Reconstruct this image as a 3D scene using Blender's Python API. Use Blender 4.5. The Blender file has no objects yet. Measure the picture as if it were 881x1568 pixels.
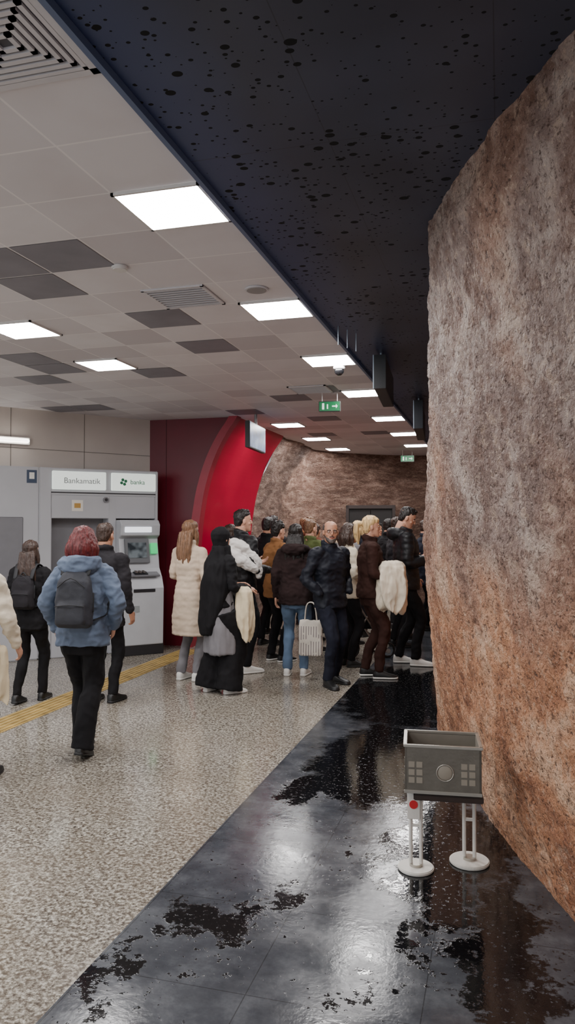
import bpy, bmesh, math, random
import numpy as np
from mathutils import Vector, Matrix, noise
random.seed(7)
scene=bpy.context.scene
COL=scene.collection
HC=3.12; CH=1.62; h=HC-CH

# ------------------------------------------------------------------ materials
def lin(c):
    c=c/255.0
    return c/12.92 if c<=0.04045 else ((c+0.055)/1.055)**2.4
def srgb(r,g,b): return (lin(r),lin(g),lin(b),1.0)
class N:
    def __init__(s,name):
        s.m=bpy.data.materials.new(name); s.m.use_nodes=True
        s.t=s.m.node_tree; s.n=s.t.nodes; s.b=s.n['Principled BSDF']
    def add(s,t,**kw):
        nd=s.n.new(t)
        for k,v in kw.items(): setattr(nd,k,v)
        return nd
    def link(s,a,b): s.t.links.new(a,b)
    def val(s,sock,v):
        if hasattr(v,'is_linked') : s.link(v,sock)
        else: sock.default_value=v
    def math(s,op,a,b=None,c=None,clamp=False):
        nd=s.add('ShaderNodeMath',operation=op); nd.use_clamp=clamp
        s.val(nd.inputs[0],a)
        if b is not None: s.val(nd.inputs[1],b)
        if c is not None: s.val(nd.inputs[2],c)
        return nd.outputs[0]
    def vmath(s,op,a,b=None):
        nd=s.add('ShaderNodeVectorMath',operation=op)
        s.val(nd.inputs[0],a)
        if b is not None: s.val(nd.inputs[1],b)
        return nd.outputs['Value'] if op in('LENGTH','DISTANCE','DOT_PRODUCT') else nd.outputs[0]
    def mix(s,f,a,b,bt='MIX'):
        nd=s.add('ShaderNodeMix',data_type='RGBA',blend_type=bt)
        s.val(nd.inputs[0],f); s.val(nd.inputs[6],a); s.val(nd.inputs[7],b)
        return nd.outputs[2]
    def noise(s,vec,scale,detail=4,rough=0.5,dist=0.0,col=False):
        nd=s.add('ShaderNodeTexNoise')
        if vec is not None: s.link(vec,nd.inputs['Vector'])
        nd.inputs['Scale'].default_value=scale; nd.inputs['Detail'].default_value=detail
        nd.inputs['Roughness'].default_value=rough; nd.inputs['Distortion'].default_value=dist
        return nd.outputs['Color'] if col else nd.outputs[0]
    def ramp(s,f,stops,interp='LINEAR'):
        nd=s.add('ShaderNodeValToRGB'); s.link(f,nd.inputs[0])
        cr=nd.color_ramp; cr.interpolation=interp
        while len(cr.elements)<len(stops): cr.elements.new(0.5)
        for e,(p,c) in zip(cr.elements,stops):
            e.position=p; e.color=c if len(c)==4 else (*c,1)
        return nd.outputs[0]
    def mrange(s,v,a,b,c=0.0,d=1.0):
        nd=s.add('ShaderNodeMapRange'); s.link(v,nd.inputs[0])
        for i,x in zip((1,2,3,4),(a,b,c,d)): nd.inputs[i].default_value=x
        return nd.outputs[0]
    def coord(s,scale=None):
        tc=s.add('ShaderNodeTexCoord').outputs['Object']
        if scale:
            return s.vmath('MULTIPLY',tc,scale)
        return tc
    def bump(s,hgt,strength=0.5,dist=0.01,prev=None):
        nd=s.add('ShaderNodeBump'); s.link(hgt,nd.inputs['Height'])
        nd.inputs['Strength'].default_value=strength; nd.inputs['Distance'].default_value=dist
        if prev is not None: s.link(prev,nd.inputs['Normal'])
        s.link(nd.outputs[0],s.b.inputs['Normal']); return nd.outputs[0]
    def set(s,**kw):
        for k,v in kw.items():
            s.val(s.b.inputs[k.replace('_',' ')],v)
_mc={}
def mat(name,rgb,rough=0.5,metal=0.0,var=0.0,vs=8,bump=0.0,bs=60,stretch=None,emit=0,spec=0.5,coat=0):
    key=name
    if key in _mc: return _mc[key]
    a=N(name); c=srgb(*rgb)
    co=a.coord(stretch)
    if var>0:
        f=a.noise(co,vs,3)
        d=tuple(x*(1-var) for x in c[:3])+(1,); u=tuple(min(1,x*(1+var)) for x in c[:3])+(1,)
        a.set(Base_Color=a.ramp(f,[(0.3,d),(0.7,u)]))
    else: a.set(Base_Color=c)
    a.set(Roughness=rough,Metallic=metal)
    a.b.inputs['Specular IOR Level'].default_value=spec
    if coat: a.b.inputs['Coat Weight'].default_value=coat
    if bump>0: a.bump(a.noise(co,bs,2),bump,0.004)
    if emit:
        a.b.inputs['Emission Color'].default_value=c; a.b.inputs['Emission Strength'].default_value=emit
    _mc[key]=a.m; return a.m

def cloth(name,rgb,rough=0.85,var=0.18,bs=140): return mat(name,rgb,rough,0,var,5,0.25,bs,spec=0.25)
SKIN=mat('skin_light',(208,158,134),0.5,0,0.08,12,0.1,200)
SKIN2=mat('skin_tan',(184,132,106),0.5,0,0.08,12,0.1,200)
def hairm(name,rgb): return mat(name,rgb,0.5,0,0.45,1.0,0.6,1.0,stretch=(90,90,9))
H_BLK=hairm('hair_black',(28,22,20)); H_DBR=hairm('hair_dark_brown',(56,39,31)); H_BR=hairm('hair_brown',(116,84,60))
H_RED=hairm('hair_red',(92,24,26)); H_BLD=hairm('hair_blonde',(216,182,130)); H_GRY=hairm('hair_grey',(78,70,66))
EYE=mat('eye_white',(225,220,215),0.2); IRIS=mat('eye_dark',(35,22,16),0.15); LIP=mat('lip',(165,95,88),0.45)
WHT=mat('rubber_white',(225,223,218),0.5,0,0.05); BLKR=mat('rubber_black',(22,22,23),0.45,0,0.1)
STEEL=mat('brushed_steel',(165,165,165),0.3,1.0,0.1,30,0.05,200)

# ------------------------------------------------------------------ mesh helpers
def mesh_obj(name,verts,faces,mt,parent=None,smooth=True,loc=None,rotz=None):
    me=bpy.data.meshes.new(name); me.from_pydata([tuple(v) for v in verts],[],faces); me.update()
    bm=bmesh.new(); bm.from_mesh(me); bmesh.ops.recalc_face_normals(bm,faces=bm.faces); bm.to_mesh(me); bm.free()
    if smooth: me.polygons.foreach_set('use_smooth',[True]*len(me.polygons))
    ob=bpy.data.objects.new(name,me); COL.objects.link(ob)
    if mt is not None:
        for m_ in (mt if isinstance(mt,(list,tuple)) else [mt]): me.materials.append(m_)
    if parent: ob.parent=parent
    if loc: ob.location=loc
    if rotz is not None: ob.rotation_euler=(0,0,rotz)
    return ob
def empty(name,loc=(0,0,0),rotz=0):
    e=bpy.data.objects.new(name,None); COL.objects.link(e); e.location=loc; e.rotation_euler=(0,0,rotz); e.empty_display_size=0.1
    return e
def box(name,x0,x1,y0,y1,z0,z1,mt,parent=None,bev=0.0,rot=None):
    bm=bmesh.new(); bmesh.ops.create_cube(bm,size=1)
    for v in bm.verts:
        v.co=Vector(((x1-x0)*v.co.x,(y1-y0)*v.co.y,(z1-z0)*v.co.z))
    if bev>0: bmesh.ops.bevel(bm,geom=bm.edges[:],offset=bev,segments=2,affect='EDGES')
    me=bpy.data.meshes.new(name); bm.to_mesh(me); bm.free(); me.materials.append(mt)
    ob=bpy.data.objects.new(name,me); COL.objects.link(ob); ob.location=((x0+x1)/2,(y0+y1)/2,(z0+z1)/2)
    if rot: ob.rotation_euler=rot
    if parent: ob.parent=parent
    return ob
def cyl(name,c,r,depth,mt,parent=None,axis='Z',n=32,bev=0.0,r2=None):
    bm=bmesh.new(); bmesh.ops.create_cone(bm,cap_ends=True,segments=n,radius1=r,radius2=r if r2 is None else r2,depth=depth)
    if bev>0:
        bmesh.ops.bevel(bm,geom=[e for e in bm.edges if len(e.link_faces)==2 and any(len(f.verts)>4 for f in e.link_faces)],offset=bev,segments=2,affect='EDGES')
    if axis=='Y': bmesh.ops.rotate(bm,matrix=Matrix.Rotation(math.pi/2,3,'X'),verts=bm.verts)
    if axis=='X': bmesh.ops.rotate(bm,matrix=Matrix.Rotation(math.pi/2,3,'Y'),verts=bm.verts)
    me=bpy.data.meshes.new(name); bm.to_mesh(me); bm.free(); me.materials.append(mt)
    ob=bpy.data.objects.new(name,me); COL.objects.link(ob); ob.location=c
    if parent: ob.parent=parent
    return ob
def sphere(c,r,n=12,m=8):
    if not isinstance(r,(tuple,list)): r=(r,r,r)
    rings=[]
    for i in range(1,m):
        a=math.pi*i/m
        rings.append([Vector((c[0]+r[0]*math.sin(a)*math.cos(2*math.pi*j/n),c[1]+r[1]*math.sin(a)*math.sin(2*math.pi*j/n),c[2]-r[2]*math.cos(a))) for j in range(n)])
    return loft(rings)
def loft(rings):
    n=len(rings[0]); V=[]; F=[]
    for r in rings: V+=r
    for i in range(len(rings)-1):
        for j in range(n):
            k=(j+1)%n
            F.append((i*n+j,i*n+k,(i+1)*n+k,(i+1)*n+j))
    a=len(V); V.append(sum(rings[0],Vector())/n); b=len(V); V.append(sum(rings[-1],Vector())/n)
    for j in range(n):
        k=(j+1)%n
        F.append((k,j,a)); F.append(((len(rings)-1)*n+j,(len(rings)-1)*n+k,b))
    return V,F
def slices(sl,n=28,e=2.3):
    rings=[]
    for s in sl:
        z,rx,ry=s[:3]; cx=s[3] if len(s)>3 else 0; cy=s[4] if len(s)>4 else 0
        r=[]
        for j in range(n):
            a=2*math.pi*j/n; ca,sa=math.cos(a),math.sin(a)
            r.append(Vector((cx+rx*math.copysign(abs(ca)**(2/e),ca),cy+ry*math.copysign(abs(sa)**(2/e),sa),z)))
        rings.append(r)
    return loft(rings)
def interp(pts,rads,sub):
    P=[Vector(p) for p in pts]; R=[r if isinstance(r,(tuple,list)) else (r,r) for r in rads]
    oP=[];oR=[]
    for i in range(len(P)-1):
        p0=P[max(i-1,0)];p1=P[i];p2=P[i+1];p3=P[min(i+2,len(P)-1)]
        for k in range(sub):
            t=k/sub
            oP.append(0.5*((2*p1)+(p2-p0)*t+(2*p0-5*p1+4*p2-p3)*t*t+(3*p1-p0-3*p2+p3)*t**3))
            oR.append((R[i][0]*(1-t)+R[i+1][0]*t,R[i][1]*(1-t)+R[i+1][1]*t))
    oP.append(P[-1]);oR.append(R[-1]); return oP,oR
def tube(pts,rads,n=14,sub=3,rnd=True,up=None):
    P,R=interp(pts,rads,sub)
    T=[]
    for i in range(len(P)):
        t=(P[min(i+1,len(P)-1)]-P[max(i-1,0)])
        T.append(t.normalized() if t.length>1e-9 else Vector((0,0,1)))
    u=Vector(up) if up else (Vector((1,0,0)) if abs(T[0].x)<0.9 else Vector((0,1,0)))
    rings=[]
    def ring(p,t,u,ra,rb):
        w=t.cross(u).normalized(); u2=w.cross(t).normalized()
        return [p+u2*ra*math.cos(2*math.pi*j/n)+w*rb*math.sin(2*math.pi*j/n) for j in range(n)],u2
    if rnd:
        for f,g in((0.85,0.4),(0.5,0.8)):
            m=min(R[0]); rr,_=ring(P[0]-T[0]*m*f,T[0],u,R[0][0]*g,R[0][1]*g); rings.append(rr)
    for i in range(len(P)):
        rr,u=ring(P[i],T[i],u,*R[i]); rings.append(rr)
    if rnd:
        for f,g in((0.5,0.8),(0.85,0.4)):
            m=min(R[-1]); rr,_=ring(P[-1]+T[-1]*m*f,T[-1],u,R[-1][0]*g,R[-1][1]*g); rings.append(rr)
    return loft(rings)
def combine(parts):
    V=[];F=[]
    for v,f in parts:
        o=len(V); V+=list(v); F+=[tuple(i+o for i in q) for q in f]
    return V,F
def xform(part,M): return [M@Vector(v) for v in part[0]],part[1]
def remesh(name,parts,mt,parent,voxel=0.012,smooth=3,amp=0.0,freq=(8,8,8),quilt=0,seed=None,fn=None,facemat=None):
    V,F=combine(parts)
    me=bpy.data.meshes.new('tmp'); me.from_pydata([tuple(v) for v in V],[],F)
    bm=bmesh.new(); bm.from_mesh(me); bmesh.ops.recalc_face_normals(bm,faces=bm.faces); bm.to_mesh(me); bm.free()
    ob=bpy.data.objects.new('tmp',me); COL.objects.link(ob)
    r=ob.modifiers.new('r','REMESH'); r.mode='VOXEL'; r.voxel_size=voxel
    if smooth:
        s=ob.modifiers.new('s','SMOOTH'); s.factor=0.5; s.iterations=smooth
    dg=bpy.context.evaluated_depsgraph_get()
    m2=bpy.data.meshes.new_from_object(ob.evaluated_get(dg)); m2.name=name
    bpy.data.objects.remove(ob); bpy.data.meshes.remove(me)
    n=len(m2.vertices); co=np.zeros(n*3); m2.vertices.foreach_get('co',co); co=co.reshape(-1,3)
    if amp>0 or quilt or fn:
        nm=np.zeros(n*3); m2.vertices.foreach_get('normal',nm); nm=nm.reshape(-1,3)
        sd=seed if seed is not None else random.uniform(0,100)
        d=np.zeros(n)
        if amp>0:
            for i in range(n):
                x,y,z=co[i]
                p=Vector((x*freq[0]+sd,y*freq[1]+sd*.7,z*freq[2]+sd*.3))
                a=noise.noise(p)
                d[i]=amp*(1.3*a+1.2*(0.22-abs(noise.noise(p*1.7)))+.25*noise.noise(p*3.7)) 
        if quilt: d+=quilt*np.abs(np.sin(co[:,2]*math.pi/0.065))-quilt*0.6
        if fn: co=fn(co)
        co=co+nm*d[:,None]
        m2.vertices.foreach_set('co',co.reshape(-1))
    m2.polygons.foreach_set('use_smooth',[True]*len(m2.polygons))
    m2.materials.clear()
    for m_ in (mt if isinstance(mt,(list,tuple)) else [mt]): m2.materials.append(m_)
    if facemat:
        for p in m2.polygons: p.material_index=facemat(p.center)
    m2.update()
    o=bpy.data.objects.new(name,m2); COL.objects.link(o)
    if parent: o.parent=parent
    return o

# ------------------------------------------------------------------ people
def hand_parts(wrist,d,pn,side,curl=1.0,s=1.0):
    d=d.normalized(); pn=(pn-d*pn.dot(d)).normalized(); w=d.cross(pn).normalized()
    ths=1 if w.dot(Vector((0,1,0.35)))>0 else -1
    w=w*ths
    parts=[tube([wrist-d*0.02*s,wrist+d*0.03*s,wrist+d*0.088*s],[(0.024*s,0.019*s),(0.036*s,0.016*s),(0.038*s,0.013*s)],n=12,up=tuple(w))]
    for k,(off,L) in enumerate([(0.028,0.070),(0.009,0.079),(-0.010,0.073),(-0.028,0.057)]):
        b=wrist+d*0.085*s+w*off*s; pts=[b-d*0.012*s]; dd=d.copy(); ang=0
        for seg,fr in enumerate((0.45,0.3,0.25)):
            ang+=(0.22,0.42,0.38)[seg]*curl*(1+0.12*k)
            dd=d*math.cos(ang)+pn*math.sin(ang)
            pts.append(pts[-1]+dd*(L*fr*s+(0.012*s if seg==0 else 0)))
        parts.append(tube(pts,[0.0090*s,0.0085*s,0.0078*s,0.0065*s],n=8,sub=2))
    b=wrist+d*0.022*s+w*0.028*s
    t1=(w*0.75+d*0.65+pn*0.25).normalized(); t2=(w*0.35+d*0.85+pn*0.35).normalized()
    parts.append(tube([b-w*0.012*s,b+t1*0.034*s,b+t1*0.034*s+t2*0.032*s,b+t1*0.034*s+t2*0.054*s],[0.0125*s,0.011*s,0.0095*s,0.0075*s],n=8,sub=2))
    return parts

ARMS={'down':((.245,-.03,1.14),(.262,.04,.90)),'down_back':((.25,-.09,1.15),(.27,-.10,.90)),'down_fwd':((.245,.02,1.14),(.255,.16,.93)),
 'phone':((.245,.0,1.14),(.13,.25,1.17)),'carry':((.245,.0,1.13),(.17,.24,1.10)),'pocket':((.285,-.06,1.14),(.215,.07,.99)),
 'cross':((.235,.03,1.13),(.02,.22,1.14)),'strap':((.27,.0,1.17),(.16,.15,1.36))}
def shoe(parent,fx,fy,yaw,pitch,mt,sole,s,tall=False):
    def mk(grow,zt):
        rings=[]
        for y,w,t in ((-.088,.018,.05),(-.078,.032,.088 if not tall else .13),(-.03,.040,.10 if not tall else .14),(.03,.042,.082),(.085,.048,.058),(.135,.045,.047),(.165,.032,.036),(.178,.012,.028)):
            r=[]; zt2=t if zt is None else zt
            for j in range(16):
                a=2*math.pi*j/16
                zz=zt2*0.5+zt2*0.5*math.copysign(abs(math.sin(a))**0.6,math.sin(a))
                r.append(Vector(((w+grow)*math.copysign(abs(math.cos(a))**0.6,math.cos(a)),y*(1+grow*2),zz)))
            rings.append(r)
        return loft(rings)
    M=Matrix.Translation((fx*s,fy*s,0))@Matrix.Rotation(yaw,4,'Z')@Matrix.Translation((0,.11*s,0))@Matrix.Rotation(-pitch,4,'X')@Matrix.Translation((0,-.11*s,0))@Matrix.Scale(s,4)
    up=xform(mk(0,None),M); so=xform(mk(.004,.024),M)
    mesh_obj('shoe',*up,mt,parent); mesh_obj('shoe_sole',*so,sole,parent)
    return (M@Vector((0,-.03,.09)))/s

def head(parent,s,hc,yaw,pitch,skin,hair,hmat,female,beard=None,glasses=False):
    M=Matrix.Translation(Vector(hc)*s)@Matrix.Rotation(yaw,4,'Z')@Matrix.Rotation(-pitch,4,'X')@Matrix.Scale(s*(0.96 if female else 1.0),4)
    sk=slices([(-.119,.016,.016,0,.066),(-.110,.034,.032,0,.056),(-.085,.050,.052,0,.036),(-.045,.062,.070,0,.018),(0,.070,.085,0,.003),(.04,.074,.092,0,-.004),(.075,.068,.086,0,-.008),(.1,.050,.062,0,-.010),(.115,.022,.028,0,-.012)],n=24,e=2.2)
    nose=tube([(0,.083,.022),(0,.097,-.008),(0,.103,-.026)],[(.007,.008),(.009,.011),(.014,.011)],n=10)
    parts=[sk,nose,tube([(0,-.02,-.06),(0,-.022,-.16)],[.052 if female else .06]*2,rnd=False),
      sphere((-.031,.072,.022),(.022,.014,.008)),sphere((.031,.072,.022),(.022,.014,.008)),
      sphere((0,.078,-.062),(.024,.012,.014)),sphere((0,.07,-.1),(.02,.014,.014)),
      sphere((.045,.055,-.03),(.018,.018,.018)),sphere((-.045,.055,-.03),(.018,.018,.018))]
    for sg in(-1,1): parts.append(sphere((sg*.078,-.006,-.01),(.010,.019,.031)))
    remesh('head',[xform(p,M) for p in parts],skin,parent,0.0055*s,2)
    fe=[];fi=[];lp=[];br=[]
    for sg in(-1,1):
        fe.append(sphere((sg*.030,.0775,.001),(.0135,.008,.0065)))
        fi.append(sphere((sg*.030,.0835,.001),(.0055,.0035,.0055),8,6))
        br.append(tube([(sg*.014,.0885,.018),(sg*.032,.086,.022),(sg*.050,.074,.017)],[(.003,.004)]*3,n=8))
    lp.append(tube([(-.023,.081,-.064),(0,.0905,-.062),(.023,.081,-.064)],[(.004,.004),(.006,.007),(.004,.004)],n=8))
    for nm,pp,m_ in(('eyes',fe,EYE),('irises',fi,IRIS),('lips',lp,LIP),('eyebrows',br,hmat)):
        mesh_obj(nm,*xform(combine(pp),M),m_,parent)
    if glasses:
        g=[]
        for sg in(-1,1):
            g.append(tube([(sg*.031+.022*math.cos(a),.094,.0+.016*math.sin(a)) for a in [i*math.pi/6 for i in range(13)]],[.0016]*13,n=6,sub=1))
            g.append(tube([(sg*.053,.094,.004),(sg*.075,.03,.004),(sg*.078,-.01,.0)],[.0016]*3,n=6))
        g.append(tube([(-.009,.094,.003),(.009,.094,.003)],[.0016]*2,n=6))
        mesh_obj('glasses',*xform(combine(g),M),BLKR,parent)
    if beard:
        b=[slices([(-.122,.018,.018,0,.067),(-.112,.037,.035,0,.056),(-.088,.054,.054,0,.036),(-.06,.062,.060,0,.022),(-.04,.066,.05,0,.01)],n=24),tube([(-.026,.084,-.052),(0,.095,-.048),(.026,.084,-.052)],[.006]*3,n=8)]
        remesh('beard',[xform(p,M) for p in b],beard,parent,0.006*s,1,0.002,(60,60,60))
    hp=[]
    cap=slices([(-.02,.070,.045,0,-.05),(.02,.079,.078,0,-.026),(.05,.081,.098,0,-.010),(.08,.076,.096,0,-.008),(.105,.06,.075,0,-.010),(.124,.034,.04,0,-.012),(.13,.012,.015,0,-.012)],n=24,e=2.1)
    nape=slices([(-.075,.045,.03,0,-.055),(-.04,.064,.045,0,-.052),(0,.073,.06,0,-.040),(.03,.076,.07,0,-.03)],n=20)
    # men's short back and sides: tighter cap with a textured, tousled top
    scap=slices([(-.055,.050,.035,0,-.052),(-.02,.068,.048,0,-.046),(.02,.0765,.072,0,-.026),(.05,.0775,.090,0,-.012),(.08,.073,.090,0,-.008),(.102,.058,.074,0,-.008),(.118,.034,.045,0,-.010)],n=24,e=2.1)
    amp=0.005; fr=(30,30,30)
    if hair=='short':
        hp=[scap]
        for i in range(16):
            x=random.uniform(-.05,.05); y=random.uniform(-.06,.06)
            z=.112-.9*x*x/.06*.5-.35*y*y/.06*.5
            hp.append(tube([(x*.9,y-.02,z-.012),(x,y+.005,z+.008),(x*1.05+random.uniform(-.01,.01),y+.028,z+.006)],[.016,.015,.006],n=8))
        fr=(55,55,30); amp=.004
    elif hair=='messy':
        hp=[cap,nape,sphere((0,.01,.105),(.062,.065,.03))]
        for i in range(26):
            a=random.uniform(0,6.28); e_=random.uniform(.1,1.3); r_=.095
            p_=Vector((r_*.85*math.cos(a)*math.cos(e_),-.015+r_*math.sin(a)*math.cos(e_),.035+r_*math.sin(e_)))
            if p_.y>.05 and p_.z<.07: continue
            hp.append(tube([p_*.9,p_+Vector((random.uniform(-.02,.02),random.uniform(-.02,.02),.005)),p_*1.05+Vector((random.uniform(-.02,.02),random.uniform(-.02,.02),-.02))],[.018,.016,.006],n=8))
        amp=.006
    elif hair=='bob':
        hp=[cap,sphere((0,-.025,.035),(.088,.094,.095),20,14)]
        for i in range(22):
            a=math.radians(-200+i*220/21); ca,sa=math.cos(a),math.sin(a); l_=.10+.05*random.random(); fl_=1.12+.22*random.random()
            hp.append(tube([(.075*ca,-.02+.08*sa,.06),(.094*ca,-.025+.098*sa,.0),(.094*ca*fl_*.97,-.03+.092*sa*fl_,-.06),(.085*ca*fl_,-.03+.08*sa*fl_,-.03-l_)],[.016,.021,.019,.006],n=8))
        fr=(55,55,12); amp=.006
    elif hair=='long':
        hp=[cap,nape,sphere((0,-.03,.04),(.086,.09,.088)),tube([(0,-.04,.03),(0,-.085,-.10),(0,-.115,-.24),(0,-.12,-.33)],[(.08,.055),(.088,.045),(.09,.032),(.06,.02)],n=20,up=(1,0,0)),
        tube([(.07,-.01,.02),(.082,.0,-.08),(.085,.0,-.2)],[(.02,.035),(.024,.035),(.012,.02)]),tube([(-.07,-.01,.02),(-.082,.0,-.08),(-.085,.0,-.2)],[(.02,.035),(.024,.035),(.012,.02)])]
        for i in range(9):
            x=-.08+.02*i; j_=random.uniform(-.02,.02)
            hp.append(tube([(x*.9,-.10,-.02),(x*1.1+j_*.5,-.135,-.2),(x*1.15+j_,-.14+abs(x)*.3,-.34),(x*1.0+j_*1.5,-.13+abs(x)*.3,-.42-.05*random.random())],[.018,.02,.015,.005],n=8))
        fr=(50,50,8); amp=.006
    elif hair=='ponytail': hp=[cap,nape,sphere((0,-.105,.035),(.03,.03,.03)),tube([(0,-.11,.04),(0,-.165,.02),(0,-.175,-.07),(0,-.15,-.19)],[.02,.034,.036,.014],n=14)]; fr=(45,45,8)
    elif hair=='bun': hp=[cap,nape,sphere((0,-.09,.1),(.045,.045,.042))]
    elif hair=='bald': hp=[slices([(-.075,.045,.03,0,-.055),(-.04,.064,.045,0,-.052),(0,.077,.068,0,-.030),(.03,.080,.082,0,-.024),(.062,.078,.082,0,-.022),(.085,.066,.07,0,-.03)],n=24)]; amp=.002
    if hp: remesh('hair',[xform(p,M) for p in hp],hmat,parent,0.006*s,1,amp*s,fr)
    if hair=='hijab':
        remesh('headscarf',[xform(p,M) for p in [slices([(-.15,.085,.085,0,-.01),(-.11,.085,.085,0,-.012),(-.06,.086,.088,0,-.02),(0,.09,.1,0,-.025),(.05,.092,.112,0,-.018),(.09,.078,.1,0,-.016),(.12,.05,.065,0,-.018),(.135,.02,.025,0,-.018)],n=24)]],hmat,parent,0.008*s,3,.006*s,(16,16,10))

def person(name,x,y,face,H=1.7,female=False,skin=SKIN,hair='short',hmat=H_BLK,topm=None,top='jacket',hem=.86,bulk=1.0,botm=None,bot='trousers',
           arms=('down','down'),feet=((-.10,0,.12,0),(.10,.03,-.12,0)),shoem=BLKR,sole=BLKR,hyaw=0,hpitch=0,lean=0.0,curl=1.0,beard=None,glasses=False,hands=(True,True),hood=False,collar=True,wide=1.0,skirt_hem=.3,handm=None,vox=.012,fold=.012,quilt=.004):
    root=empty(name,(x,y,0),math.radians(face)); s=H/1.75
    sw=.158 if female else .182; hw=.172 if female else .165
    L=lambda z: lean*(z-.9)/.6
    b=bulk
    sl=[]
    hemw=hw*b*(1.06 if hem<.8 else 1.0)
    if hem<.8: sl.append((hem,hemw*1.12,.150*b,0,0))
    else: sl.append((hem,hemw,.128*b,0,0))
    if hem<.6: sl.append((.75,hemw*1.06,.145*b,0,0))
    sl+= [(.95,hw*b,.13*b,0,L(.95)),(1.08,(.145 if female else .158)*b,.115*b,0,L(1.08)),(1.25,(.165 if female else .185)*b,.128*b,0,L(1.25)),(1.36,sw*b*1.02,.115*b,0,L(1.36)-.005),(1.43,sw*.92,.088*b,0,L(1.43)-.01),(1.475,.095,.07,0,L(1.47)-.01),(1.51,.062,.06,0,L(1.5)-.008)]
    parts=[slices([(z*s,a*s,c*s,cx*s,cy*s) for z,a,c,cx,cy in sl])]
    if collar: parts.append(tube([((.072*math.cos(a))*s,(.066*math.sin(a)-.008+L(1.5))*s,(1.505-.018*math.sin(a))*s) for a in [i*math.pi/8 for i in range(17)]],[(.018*s,.028*s)]*17,n=8,sub=1))
    if hood: parts.append(tube([(.11*s,.0,1.45*s),(.115*s,-.08*s,1.47*s),(.05*s,-.15*s,1.46*s),(-.05*s,-.15*s,1.46*s),(-.115*s,-.08*s,1.47*s),(-.11*s,.0,1.45*s)],[(.035*s,.04*s),(.05*s,.06*s),(.06*s,.075*s),(.06*s,.075*s),(.05*s,.06*s),(.035*s,.04*s)],n=12))
    hp=[]
    for i,sg in enumerate((-1,1)):
        a=arms[i]; e,w=ARMS[a] if isinstance(a,str) else a
        k=sw/.182
        sh=Vector((sg*sw*.98,L(1.40)-.005,1.405)); e=Vector((sg*e[0]*(.5+.5*k) ,e[1]+L(1.15),e[2])); w=Vector((sg*w[0]*(.5+.5*k),w[1]+L(1.1),w[2]))
        rb=.5+.5*b
        f=.92 if female else 1
        parts.append(tube([sh*s+Vector((-sg*.03*s,0,.0)),sh*s+Vector((sg*.012*s,0,-.01*s)),((sh+e)/2+Vector((sg*.008,0,0)))*s,e*s,((e+w)/2)*s,w*s],[.062*rb*f*s*b,.064*rb*f*s*b,.057*rb*f*s*b,.052*rb*f*s*b,.048*rb*f*s*b,.040*rb*f*s],n=16))
        if hands[i]:
            dd=(w-e).normalized(); pn=Vector((-sg,0.1,0)) if dd.z<-.5 else Vector((-sg*.5,0,-1 if a!='phone' else 1))
            if a=='strap': pn=Vector((0,-1,0))
            hp+=hand_parts(w*s+dd*0.015*s,dd+Vector((0,.12,0)),pn,sg,curl,s*(.93 if female else 1.0))
    q=quilt if top=='puffer' else 0
    remesh(top,parts,topm,root,vox*s,1,(fold if top!='puffer' else .007)*s,(9,9,13) ,q*s)
    if hp: mesh_obj('hands',*combine(hp),handm or skin,root)
    lp=[]
    lp.append(slices([(.78*s,.15*s,.10*s),(.86*s,hw*.98*s,.118*s),(.94*s,hw*.95*s,.115*s,0,L(.94)*s),(1.04*s,.14*s,.10*s,0,L(1.04)*s)]))
    for i,sg in enumerate((-1,1)):
        fx,fy,fyaw,fp=feet[i]
        an=shoe(root,fx,fy,fyaw,fp,shoem,sole,s)
        hip=Vector((sg*.088,0,.88)); D=(an-hip).length; l1,l2=.425,.40
        off=math.sqrt(max(0.0004,l1*l1-(D/2)**2)) if D/2<l1 else .02
        off=min(off,.14)
        kn=(hip+an)/2+Vector((0,1,0.1))*off*.8+Vector((0,0,.015))
        if bot=='trousers':
            ra=[.086,.082,.064,.056,.050]
        elif bot=='wide': ra=[.09,.088,.078,.080,.084]
        else: ra=[.07,.06,.05,.05,.04]
        ra=[r*wide for r in ra]
        end=an+Vector((0,0,-.045)) if bot=='wide' else an+Vector((0,0,-.015))
        lp.append(tube([hip*s,((hip*.6+kn*.4))*s,kn*s,((kn+an)/2+Vector((0,-.012,0)))*s,end*s],[r*s for r in ra],n=18,rnd=False))
    remesh('trousers',lp,botm,root,vox*s,1,.011*s,(9,9,7))
    head(root,s,(0,L(1.63)+.012,1.632),math.radians(hyaw),math.radians(hpitch),skin,hair,hmat,female,beard,glasses)
    root['s']=s
    return root

def drape(root,name,c,w,d,hh,mt,tilt=0,seed=1.0,pl=9,amp=.008):
    s=root['s']; n=72; rings=[]; rs=random.Random(seed); ph=rs.uniform(0,6); ph2=rs.uniform(0,6)
    for t,k in ((1,.80),(.93,.93),(.8,1.0),(.6,1.02),(.4,.98),(.2,.9),(.08,.82),(.0,.62),(-.03,.35)):
        r=[]
        for j in range(n):
            a=2*math.pi*j/n; ca,sa=math.cos(a),math.sin(a)
            f=min(1,max(0,t*1.3)); m=1+f*(.12*math.sin(pl*a+ph+1.3*t)+.15*math.sin((pl//2+1)*a+ph2-2*t))
            dz=-hh*t - (f*f)*hh*(.13*math.sin(3*a+ph)+.04*math.sin(7*a+ph2))
            r.append(Vector(((c[0]+tilt*t+w*k*m*math.copysign(abs(ca)**.8,ca))*s,(c[1]+d*k*m*(1-.2*t)*math.copysign(abs(sa)**.8,sa))*s,(c[2]+dz)*s)))
        rings.append(r)
    remesh(name,[loft(rings)],mt,root,.008,1,amp,(12,12,5),seed=seed)
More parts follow.
